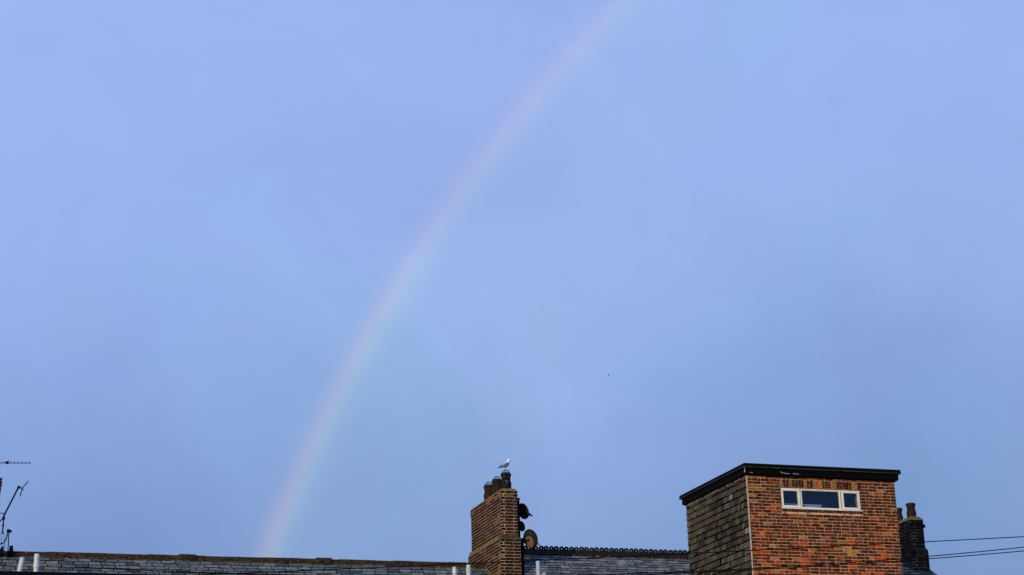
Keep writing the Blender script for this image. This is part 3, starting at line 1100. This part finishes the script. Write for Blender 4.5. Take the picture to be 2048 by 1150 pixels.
# weathered shoulder bricks between the two stages
def shoulder(parent, xa, xb, ua, ub, ya, yb, va, vb, z0, z1, mat, n_front, n_side):
    """upper stage xa..xb, ya..yb; lower stage ua..ub, va..vb"""
    for i in range(n_front):
        p = [(xa + (xb - xa) * t, ua + (ub - ua) * t) for t in (i / n_front, (i + 1) / n_front)]
        g_ = .004
        s_ = MB()
        s_.hexa([(p[0][1] + g_, va, z0), (p[1][1] - g_, va, z0), (p[1][1] - g_, va + .09, z0), (p[0][1] + g_, va + .09, z0),
                 (p[0][0] + g_, ya - .002, z1), (p[1][0] - g_, ya - .002, z1), (p[1][0] - g_, va + .09, z1), (p[0][0] + g_, va + .09, z1)])
        s_.build('shoulder_brick', 'shoulder_shaded', parent)
    sd = MB()
    for i in range(n_side):
        a, b_ = va + .095 + (vb - va - .095) * i / n_side, va + .095 + (vb - va - .095) * (i + 1) / n_side - .006
        j = random.uniform(0, .006)
        sd.hexa([(ua - j, a, z0), (ua - j, b_, z0), (ua + .09, b_, z0), (ua + .09, a, z0), (xa - .002 - j, a, z1), (xa - .002 - j, b_, z1), (ua + .09, b_, z1), (ua + .09, a, z1)])
    sd.build('shoulder_course', mat, parent)


shoulder(ch, 12.45, 12.86, 12.408, 12.905, CF, 42.62, CF - .045, 42.8, 9.01, 9.133, 'lichen_mortar', 3, 14)
stack_stage(ch, 12.408, 12.905, CF - .045, 42.8, 7.2, 9.008, .0745, WF, WLs, 'mortar_stack', .8)
# the sooty flues of the neighbour, built on behind: always in the shade of the stack
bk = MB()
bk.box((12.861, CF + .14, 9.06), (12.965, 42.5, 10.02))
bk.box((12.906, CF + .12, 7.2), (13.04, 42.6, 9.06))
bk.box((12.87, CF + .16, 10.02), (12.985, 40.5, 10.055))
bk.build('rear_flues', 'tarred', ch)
fs = MB()
for i in range(9):
    ya = RY - .02 - i * .145
    zz = ZL - (RY - ya) * TP
    fs.hexa([(12.388, ya - .15, zz - .11), (12.388, ya, zz - .02), (12.407, ya, zz - .02), (12.407, ya - .15, zz - .11),
             (12.388, ya - .15, zz - .03), (12.388, ya, zz + .06), (12.407, ya, zz + .06), (12.407, ya - .15, zz - .03)])
fs.build('stepped_flashing', 'lichen_mortar', ch)
for (py, mt_) in ((40.23, 'pot_streaked'), (40.99, 'pot_clay'), (41.70, 'pot_clay')):
    chimney_pot(ch, 12.66, py, 10.262, .40, .130, mt_)

# right chimney: darker, behind the tower
cr_ = empty('chimney_stack', (23.8, 41, 8.2), 'soot-black brick chimney with a squat pot, half hidden behind the brick tower', 'chimney')
WD = [('stack_brick_sooty', 3), ('stack_brick', 3), ('stack_brick_red', 2)]
WDL = [('stack_brick_sooty', 2.5), ('stack_brick', 3), ('stack_brick_red', 2.5)]
stack_stage(cr_, 23.61, 23.975, CF, 41.9, 9.11, 9.64, .0755, WD, WDL, 'mortar_sooty', 0)
stack_stage(cr_, 23.60, 24.03, CF - .012, 41.92, 9.64, 9.715, .075, WD, WDL, 'mortar_sooty', 0)
stack_stage(cr_, 23.605, 23.985, CF, 41.91, 9.715, 9.84, .0625, WD, WDL, 'mortar_sooty', 0)
shoulder(cr_, 23.61, 23.975, 23.58, 24.025, CF, 41.9, CF - .04, 42.0, 9.03, 9.108, 'stack_brick_sooty', 2, 9)
stack_stage(cr_, 23.58, 24.025, CF - .04, 42.0, 8.2, 9.028, .0755, WD, WDL, 'mortar_sooty', 0)
fl = MB()
rings = []
for d, zz in ((.0, 9.84), (.015, 9.872), (.06, 9.92), (.11, 9.945), (.16, 9.955)):
    rings.append([(23.605 + d, CF + d, zz), (23.985 - d, CF + d, zz), (23.985 - d, 41.9 - d, zz), (23.605 + d, 41.9 - d, zz)])
fl.loft(rings)
fl.build('flaunching', 'lichen_mortar', cr_)
st = MB()
for (ya, za, zb, w) in ((CF - .006, 9.12, 9.50, .03),):
    pts = [(23.603, ya, zb)]
    st.hexa([(23.598, ya - .004, za), (23.598 + w, ya - .004, za), (23.598 + w, ya + .01, za), (23.598, ya + .01, za),
             (23.602, ya - .004, zb), (23.602 + w * .5, ya - .004, zb), (23.602 + w * .5, ya + .01, zb), (23.602, ya + .01, zb)])
st.build('lichen_streak', 'lichen_mortar', cr_)
fs = MB()
fs.box((23.56, CF - .060, 8.40), (24.04, CF - .041, 8.50))
for i in range(8):
    ya = CF - .04 + i * .15
    zz = 8.48 + (ya - CF) * TP
    fs.hexa([(23.555, ya, zz - .03), (23.555, ya + .145, zz + .06), (23.579, ya + .145, zz + .06), (23.579, ya, zz - .03),
             (23.555, ya, zz + .10), (23.555, ya + .10, zz + .17), (23.579, ya + .10, zz + .17), (23.579, ya, zz + .10)])
fs.build('lead_flashing', 'lead', cr_)
for py in (40.24, 40.93, 41.5):
    chimney_pot(cr_, 23.80, py, 9.93, .385, .126, 'pot_clay', False)

# stack at the left edge of the picture
ce = empty('chimney_stack', (.5, 41.4, 8.2), 'dark brick chimney cut by the left edge beside the aerials', 'chimney')
stack_stage(ce, .30, .815, 41.0, 42.2, 8.2, 10.10, .0745, WD, WD, 'mortar_sooty', 0, indiv=False)
stack_stage(ce, .285, .835, 40.985, 42.22, 10.10, 10.25, .075, WD, WD, 'mortar_sooty', 0, indiv=False)
chimney_pot(ce, .45, 41.4, 10.25, .4, .12, 'pot_clay', False)

# ------------------------------------------------------------------ satellite dishes
def dish(name_label, centre, r, normal, wall_pt, mat, group, arm=True, lnb_mat='metal_dark', patch=False):
    c = Vector(centre)
    n = Vector(normal).normalized()
    e = empty('satellite_dish', c - Vector((0, 0, r)), name_label, 'satellite dish', group)
    xa = n.cross(Vector((0, 0, 1))).normalized()
    ya = xa.cross(n).normalized()
    mb = MB()
    rings = []
    for rr, dd in ((.02, -.055), (.35, -.048), (.65, -.026), (.9, .002), (1.0, .016), (1.02, .028), (.98, .026), (.88, .012), (.6, -.016), (.3, -.038), (.02, -.045)):
        rings.append([c + (xa * math.cos(a) * .93 + ya * math.sin(a) * 1.05) * rr * r + n * dd * (r / .24) for a in [2 * math.pi * i / 24 for i in range(24)]])
    mb.loft(rings)
    mb.build('reflector', mat, e, True)
    if patch:  # raised tan oval stands for the sunlit part of the dish back
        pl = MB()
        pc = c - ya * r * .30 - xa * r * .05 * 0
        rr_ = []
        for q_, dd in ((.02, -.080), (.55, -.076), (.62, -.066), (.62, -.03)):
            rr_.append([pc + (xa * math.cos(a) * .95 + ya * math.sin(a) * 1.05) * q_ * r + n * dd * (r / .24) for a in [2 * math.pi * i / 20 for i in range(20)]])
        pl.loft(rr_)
        pl.build('sunlit_patch', 'dish_sunlit', e, True)
    b = MB()
    back = c - n * .05
    w = Vector(wall_pt)
    mid = Vector((back.x, back.y, back.z)) - n * .06
    b.tube([w, Vector((mid.x, mid.y, w.z)), mid + Vector((0, 0, -.02)), back], .014, 6)
    b.box(tuple(w - Vector((.012, .05, .07))), tuple(w + Vector((.006, .05, .07))))
    b.box(tuple(back - Vector((.03, .03, .045))), tuple(back + Vector((.02, .02, .045))))
    b.build('bracket', 'metal_dark', e)
    if arm:
        a0 = c - ya * r * 1.0
        a1 = c - ya * r * .75 + n * r * 1.25
        am = MB()
        am.tube([a0 - n * .02, a0 + n * r * .4, a1], .009, 6)
        am.build('feed_arm', 'metal_dark', e)
        ln = MB()
        d = (c - a1).normalized()
        ln.tube([a1 - d * .06 - ya * .02, a1 - d * .02, a1 + d * .02, a1 + d * .055], [.018, .022, .022, .032], 10)
        ln.build('lnb', lnb_mat, e, True)
    return e


DN = (.80, .45, .36)
dish('dark satellite dish high on the right of the gull chimney, its arm against the sky', (13.13, 40.42, 9.775), .19, DN, (12.966, 40.42, 9.90), 'dish_grey', 'satellite dishes on the gull chimney')
dish('small dark satellite dish between the upper and lower dishes on the chimney', (13.05, 40.34, 9.39), .125, DN, (12.966, 40.34, 9.42), 'dish_grey', 'satellite dishes on the gull chimney', arm=False)
dish('dark satellite dish with tan sunlit plate, lowest on the chimney, above the ridge crest', (13.205, 40.13, 9.045), .225, (.74, .52, .30), (13.041, 40.13, 9.00), 'dish_grey', 'satellite dishes on the gull chimney', lnb_mat='white_plastic', patch=True)

# ------------------------------------------------------------------ soil vent pipes
def pipe(label, top, lean, z0, rad, mat, collar=None, name='vent_pipe', cap=False):
    x, y, zt = top
    e = empty(name, (x - lean * (zt - z0), y, z0), label, 'pipe', None if cap else 'white vent pipes above the eaves')
    mb = MB()
    mb.lathe((0, 0, 0), [(rad * .99, 0), (rad, .02), (rad, zt - z0 - .012), (rad * .96, zt - z0), (rad * .80, zt - z0), (rad * .78, zt - z0 - .2)], 16)
    mb.v = [(v[0] + x - lean * (zt - z0) + lean * v[2], v[1] + y, v[2] + z0) for v in mb.v]
    mb.build('pipe', mat, e, True)
    if collar:
        c = MB()
        cx = x - lean * (zt - collar)
        c.lathe((cx, y, collar), [(rad * 1.0, -.05), (rad * 1.18, -.045), (rad * 1.18, .03), (rad * 1.05, .045), (rad * 1.0, .045)], 16)
        c.build('collar', mat, e, True)
    if cap:
        c = MB()
        c.lathe((x, y, zt), [(rad * 1.0, -.02), (rad * 1.35, 0), (rad * 1.3, .02), (rad * .6, .05), (rad * .1, .055)], 14)
        c.build('cap', mat, e, True)
    return e


pipe('leaning white vent pipe at far left, shorter of the pair', (1.286, 38.0, 7.935), .15, 6.4, .052, 'soil_pipe')
pipe('upright white vent pipe with a collar at far left, taller of the pair', (1.578, 38.0, 8.016), .0, 6.4, .055, 'soil_pipe', 7.77)
pipe('white vent pipe left of the gull chimney, farther of two from it', (10.692, 38.0, 7.963), -.03, 6.4, .048, 'soil_pipe', 7.86)
pipe('white vent pipe standing in front of the gull chimney\'s left foot', (11.022, 38.0, 8.016), .0, 6.4, .052, 'soil_pipe', 7.90)
pipe('pale blue-white vent pipe in front of the blue slates, right of the gull chimney', (12.681, 38.0, 8.16), .0, 6.4, .05, 'soil_pipe_blue')
pipe('low cream capped flue beside the pale blue-white vent pipe', (12.82, 38.0, 7.84), .0, 6.4, .045, 'cowl_cream', None, 'flue', True)

# ------------------------------------------------------------------ flat-roofed outbuilding with a black edge, lower left
ob = empty('outbuilding', (1, 29, 0), 'black gutter edge of a low building along the bottom left corner', 'building')
mb = MB()
mb.box((-8, 27.2, 0), (7.0, 32.0, 5.72))
mb.build('wall', 'render_plain', ob)
mb = MB()
mb.box((-8.2, 27.06, 5.72), (7.2, 32.2, 5.86))
mb.build('roof', 'roof_felt', ob)
mb = MB()
mb.box((-8.2, 27.02, 5.66), (7.2, 27.058, 5.88))
mb.build('fascia', 'black_paint', ob)
mb = MB()
mb.tube([(-8.2, 26.96, 5.83), (7.2, 26.96, 5.83)], .06, 10)
mb.build('gutter', 'black_paint', ob, True)

# ------------------------------------------------------------------ overhead wires
def wire(label, q, y, sag_x0=-24, sag_x1=46, rad=.0092):
    mb = MB()
    pts = []
    for i in range(71):
        x = sag_x0 + (sag_x1 - sag_x0) * i / 70
        d = x - 13
        pts.append((x, y, q[2] + q[1] * d + q[0] * d * d))
    mb.tube(pts, rad, 6)
    return thing(mb, 'overhead_wire', 'cable', label, 'wire', 'overhead wires', True, pts[0])


wire('highest black overhead wire, crossing in front of the whole roofline', (3.37e-4, .0702, 6.988), 30.0)
wire('middle of three overhead wires, right of the tower', (4.0e-3, .0615, 6.655), 30.02, 2, 42)
wire('lowest of three overhead wires, crossing the foot of the tower', (2.85e-3, .0629, 6.625), 29.98, 2, 42)

# ------------------------------------------------------------------ aerials at the left edge
an = empty('television_aerial', (.42, 41.1, 10.2), 'thin horizontal television aerial reaching in from the left edge above the roofs', 'aerial')
mb = MB()
mb.tube([(.42, 41.0, 10.2), (.42, 41.0, 10.66)], .018, 8)
mb.build('mast', 'metal_dark', an)
mb = MB()
mb.tube([(.30, 41.0, 10.572), (1.447, 41.0, 10.618)], .0085, 6)
mb.build('boom', 'metal_dark', an)
for i, (ex, el) in enumerate(((.80, .16), (.86, .15), (.94, .24), (1.0, .13), (1.075, .13), (1.155, .125), (1.24, .12), (1.33, .115), (1.41, .11))):
    mb = MB()
    z = 10.572 + (ex - .30) * .0401
    mb.tube([(ex, 41 - el, z + .012), (ex, 41 + el, z + .012)], .006, 6)
    mb.build('element', 'metal_dark', an)
mb = MB()
mb.box((.885, 40.97, 10.58), (.95, 41.03, 10.635))
mb.build('dipole_box', 'metal_dark', an)

an = empty('television_aerial', (.92, 41.0, 8.6), 'slanting aerial pole with forked rods at its tip, left edge', 'aerial')
mb = MB()
mb.tube([(.918, 41.0, 8.96), (.918, 41.0, 9.36), (.935, 41.0, 9.40)], .016, 8)
mb.tube([(.80, 41.0, 9.43), (.945, 41.0, 9.43)], .010, 6)
mb.tube([(.82, 41.0, 9.22), (.93, 41.0, 9.34)], .014, 6)
mb.box((.89, 40.97, 9.29), (.955, 41.02, 9.345))
mb.box((.895, 40.975, 9.14), (.945, 41.02, 9.165))
mb.build('mast', 'metal_dark', an)
mb = MB()
mb.tube([(.905, 41.0, 9.33), (1.205, 41.0, 10.05)], .019, 8)
mb.build('boom', 'metal_dark', an)
mb = MB()
mb.box((1.175, 40.97, 10.01), (1.235, 41.03, 10.07))
mb.tube([(1.20, 41, 10.05), (1.29, 41, 10.02)], .014, 6)
mb.build('head_block', 'metal_dark', an)
for q in ((1.415, 41.0, 10.196), (1.250, 41.0, 9.829), (1.318, 40.96, 9.965)):
    mb = MB()
    mb.tube([(1.285, 41.0, 10.025), q], .011, 6)
    mb.build('rod', 'metal_dark', an)

dl = empty('satellite_dish', (.95, 41.0, 8.5), 'dish feed arm curving up to its dark receiver on a thin pole, bottom left edge', 'satellite dish')
mb = MB()
mb.tube([(1.062, 41.0, 8.45), (1.058, 41.0, 9.02)], .012, 8)
mb.build('pole', 'metal_dark', dl)
mb = MB()
mb.tube([(.70, 40.97, 8.71), (.86, 40.97, 8.715), (.95, 40.97, 8.75), (1.0, 40.97, 8.82), (1.022, 40.97, 8.91), (1.03, 40.97, 9.0)], .014, 8)
mb.build('feed_arm', 'metal_dark', dl, True)
mb = MB()
mb.tube([(1.005, 40.97, 9.03), (1.04, 40.97, 9.03), (1.07, 40.97, 9.02), (1.12, 40.97, 9.015)], [.03, .042, .034, .022], 10)
mb.build('lnb', 'metal_dark', dl, True)
mb = MB()
rings = []
nn = Vector((.85, -.2, .25)).normalized()
c = Vector((.62, 41.0, 8.95))
xa = nn.cross(Vector((0, 0, 1))).normalized()
ya = xa.cross(nn)
for rr, dd in ((.02, -.05), (.6, -.025), (1, .016), (1.02, .028), (.6, -.012), (.02, -.04)):
    rings.append([c + (xa * math.cos(a) * .95 + ya * math.sin(a)) * rr * .27 + nn * dd for a in [2 * math.pi * i / 20 for i in range(20)]])
mb.loft(rings)
mb.build('reflector', 'dish_grey', dl, True)
for i, (xa_, xb_) in enumerate(((.88, .905), (.945, .965))):
    mb = MB()
    mb.tube([(xa_, 41, 9.0), (xa_ + .02, 41, 8.85), (xb_ + .02, 41, 8.6), (xb_, 41, 8.45)], .006, 5)
    mb.build('cable', 'cable', dl)

tm = MB()
tm.lathe((1.135, RY - .15, 8.50), [(.066, -.02), (.062, .02), (.05, .12), (.036, .2), (.042, .215), (.036, .23), (.02, .232)], 12)
thing(tm, 'ridge_terminal', 'metal_dark', 'small black tapered vent standing on the ridge at far left', 'vent', None, True, (1.135, RY - .15, 8.48))
tm = MB()
tm.hexa([(.80, 40.95, 8.50), (.965, 40.95, 8.50), (.965, 41.1, 8.50), (.80, 41.1, 8.50), (.92, 40.97, 8.66), (.965, 40.97, 8.69), (.965, 41.05, 8.69), (.92, 41.05, 8.66)])
thing(tm, 'flashing_saddle', 'metal_dark', 'black wedge-shaped saddle at the chimney foot, bottom left edge', 'flashing', None, False, (.88, 41.0, 8.5))

# ------------------------------------------------------------------ the gull on the front pot
GX, GY, GZ = 12.66, 40.23, 10.755
gull = empty('gull', (GX, GY, GZ), 'white gull with grey wings perched on the front chimney pot', 'gull')
HD = Vector((.86, .50, 0)).normalized()          # the way the gull faces
SD = Vector((-HD.y, HD.x, 0))


def gp(a, s, z):
    return Vector((GX, GY, GZ)) + HD * a + SD * s + Vector((0, 0, z))


def oval_loft(mb, secs, n=12):
    """secs: (along, side, up, half width, half height, tilt)"""
    rings = []
    for a, s, z, hw, hh, tl in secs:
        ring = []
        for k in range(n):
            t = 2 * math.pi * k / n
            up = math.sin(t) * hh
            ring.append(gp(a - up * math.sin(tl), s + math.cos(t) * hw, z + up * math.cos(tl)))
        rings.append(ring)
    mb.loft(rings)


mb = MB()
oval_loft(mb, [(-.205, 0, .025, .012, .006, .5), (-.15, 0, .045, .03, .012, .5), (-.09, 0, .075, .045, .035, .55), (-.03, 0, .105, .056, .053, .65), (.03, 0, .138, .058, .058, .75),
               (.075, 0, .175, .050, .052, .9), (.098, 0, .205, .036, .036, 1.1), (.106, 0, .228, .030, .032, 1.2), (.113, 0, .250, .031, .033, 1.25), (.118, 0, .272, .026, .027, 1.25), (.118, 0, .288, .012, .012, 1.25)])
mb.build('body', 'gull_white', gull, True)
for s in (-1, 1):
    mb = MB()
    oval_loft(mb, [(-.255, s * .012, .012, .006, .006, .5), (-.19, s * .030, .040, .012, .016, .5), (-.11, s * .046, .085, .013, .034, .55), (-.03, s * .056, .122, .012, .046, .6), (.03, s * .056, .155, .010, .040, .7), (.062, s * .046, .178, .008, .016, .8)], 10)
    w = mb.build('wing', 'gull_grey', gull, True)
    mb = MB()
    oval_loft(mb, [(-.285, s * .006, .002, .003, .004, .5), (-.24, s * .016, .020, .009, .010, .5), (-.185, s * .032, .040, .0135, .017, .5), (-.165, s * .036, .050, .0135, .02, .5)], 8)
    mb.build('wing_tip', 'gull_black', w, True)
    mb = MB()
    mb.tube([gp(-.01, s * .022, .075), gp(.005, s * .022, .035), gp(0, s * .022, -.002)], [.009, .005, .004], 6)
    for q in (-.5, 0, .5):
        mb.tube([gp(0, s * .022, .0), gp(.04 * math.cos(q), s * .022 + .04 * math.sin(q), -.004)], .003, 5)
    mb.build('leg', 'gull_leg', gull, True)
    mb = MB()
    oval_loft(mb, [(.125, s * .0275, .258, .003, .001, 0), (.130, s * .0285, .258, .004, .005, 0), (.136, s * .027, .258, .003, .001, 0)], 6)
    mb.build('eye', 'gull_black', gull, True)
mb = MB()
oval_loft(mb, [(.135, 0, .250, .010, .011, 0), (.160, 0, .246, .007, .009, 0), (.180, 0, .240, .004, .006, 0), (.188, 0, .234, .001, .002, 0)], 8)
mb.build('bill', 'gull_bill', gull, True)

# ------------------------------------------------------------------ far bird in flight
B = Vector((79.624, 207.157, 61.981))
fb = empty('flying_bird', B, 'tiny dark bird flying far off in the open sky above the tower', 'bird')
mb = MB()
ax = Vector((.5, .8, .1)).normalized()
mb.tube([B - ax * .22, B - ax * .12, B, B + ax * .12, B + ax * .2, B + ax * .25], [.01, .04, .065, .055, .035, .008], 8)
mb.build('body', 'gull_black', fb, True)
for s in (-1, 1):
    mb = MB()
    wd_ = Vector((.30, -.15, 1.0)).normalized() * s
    pts = []
    for t, c_ in ((0, .10), (.5, .085), (1, .012)):
        p = B + wd_ * .30 * t + Vector((.04 * t, 0, 0))
        pts.append([p + ax * c_, p + Vector((.008, -.008, 0)), p - ax * c_, p - Vector((.008, -.008, 0))])
    mb.loft(pts)
    mb.build('wing', 'gull_black', fb)
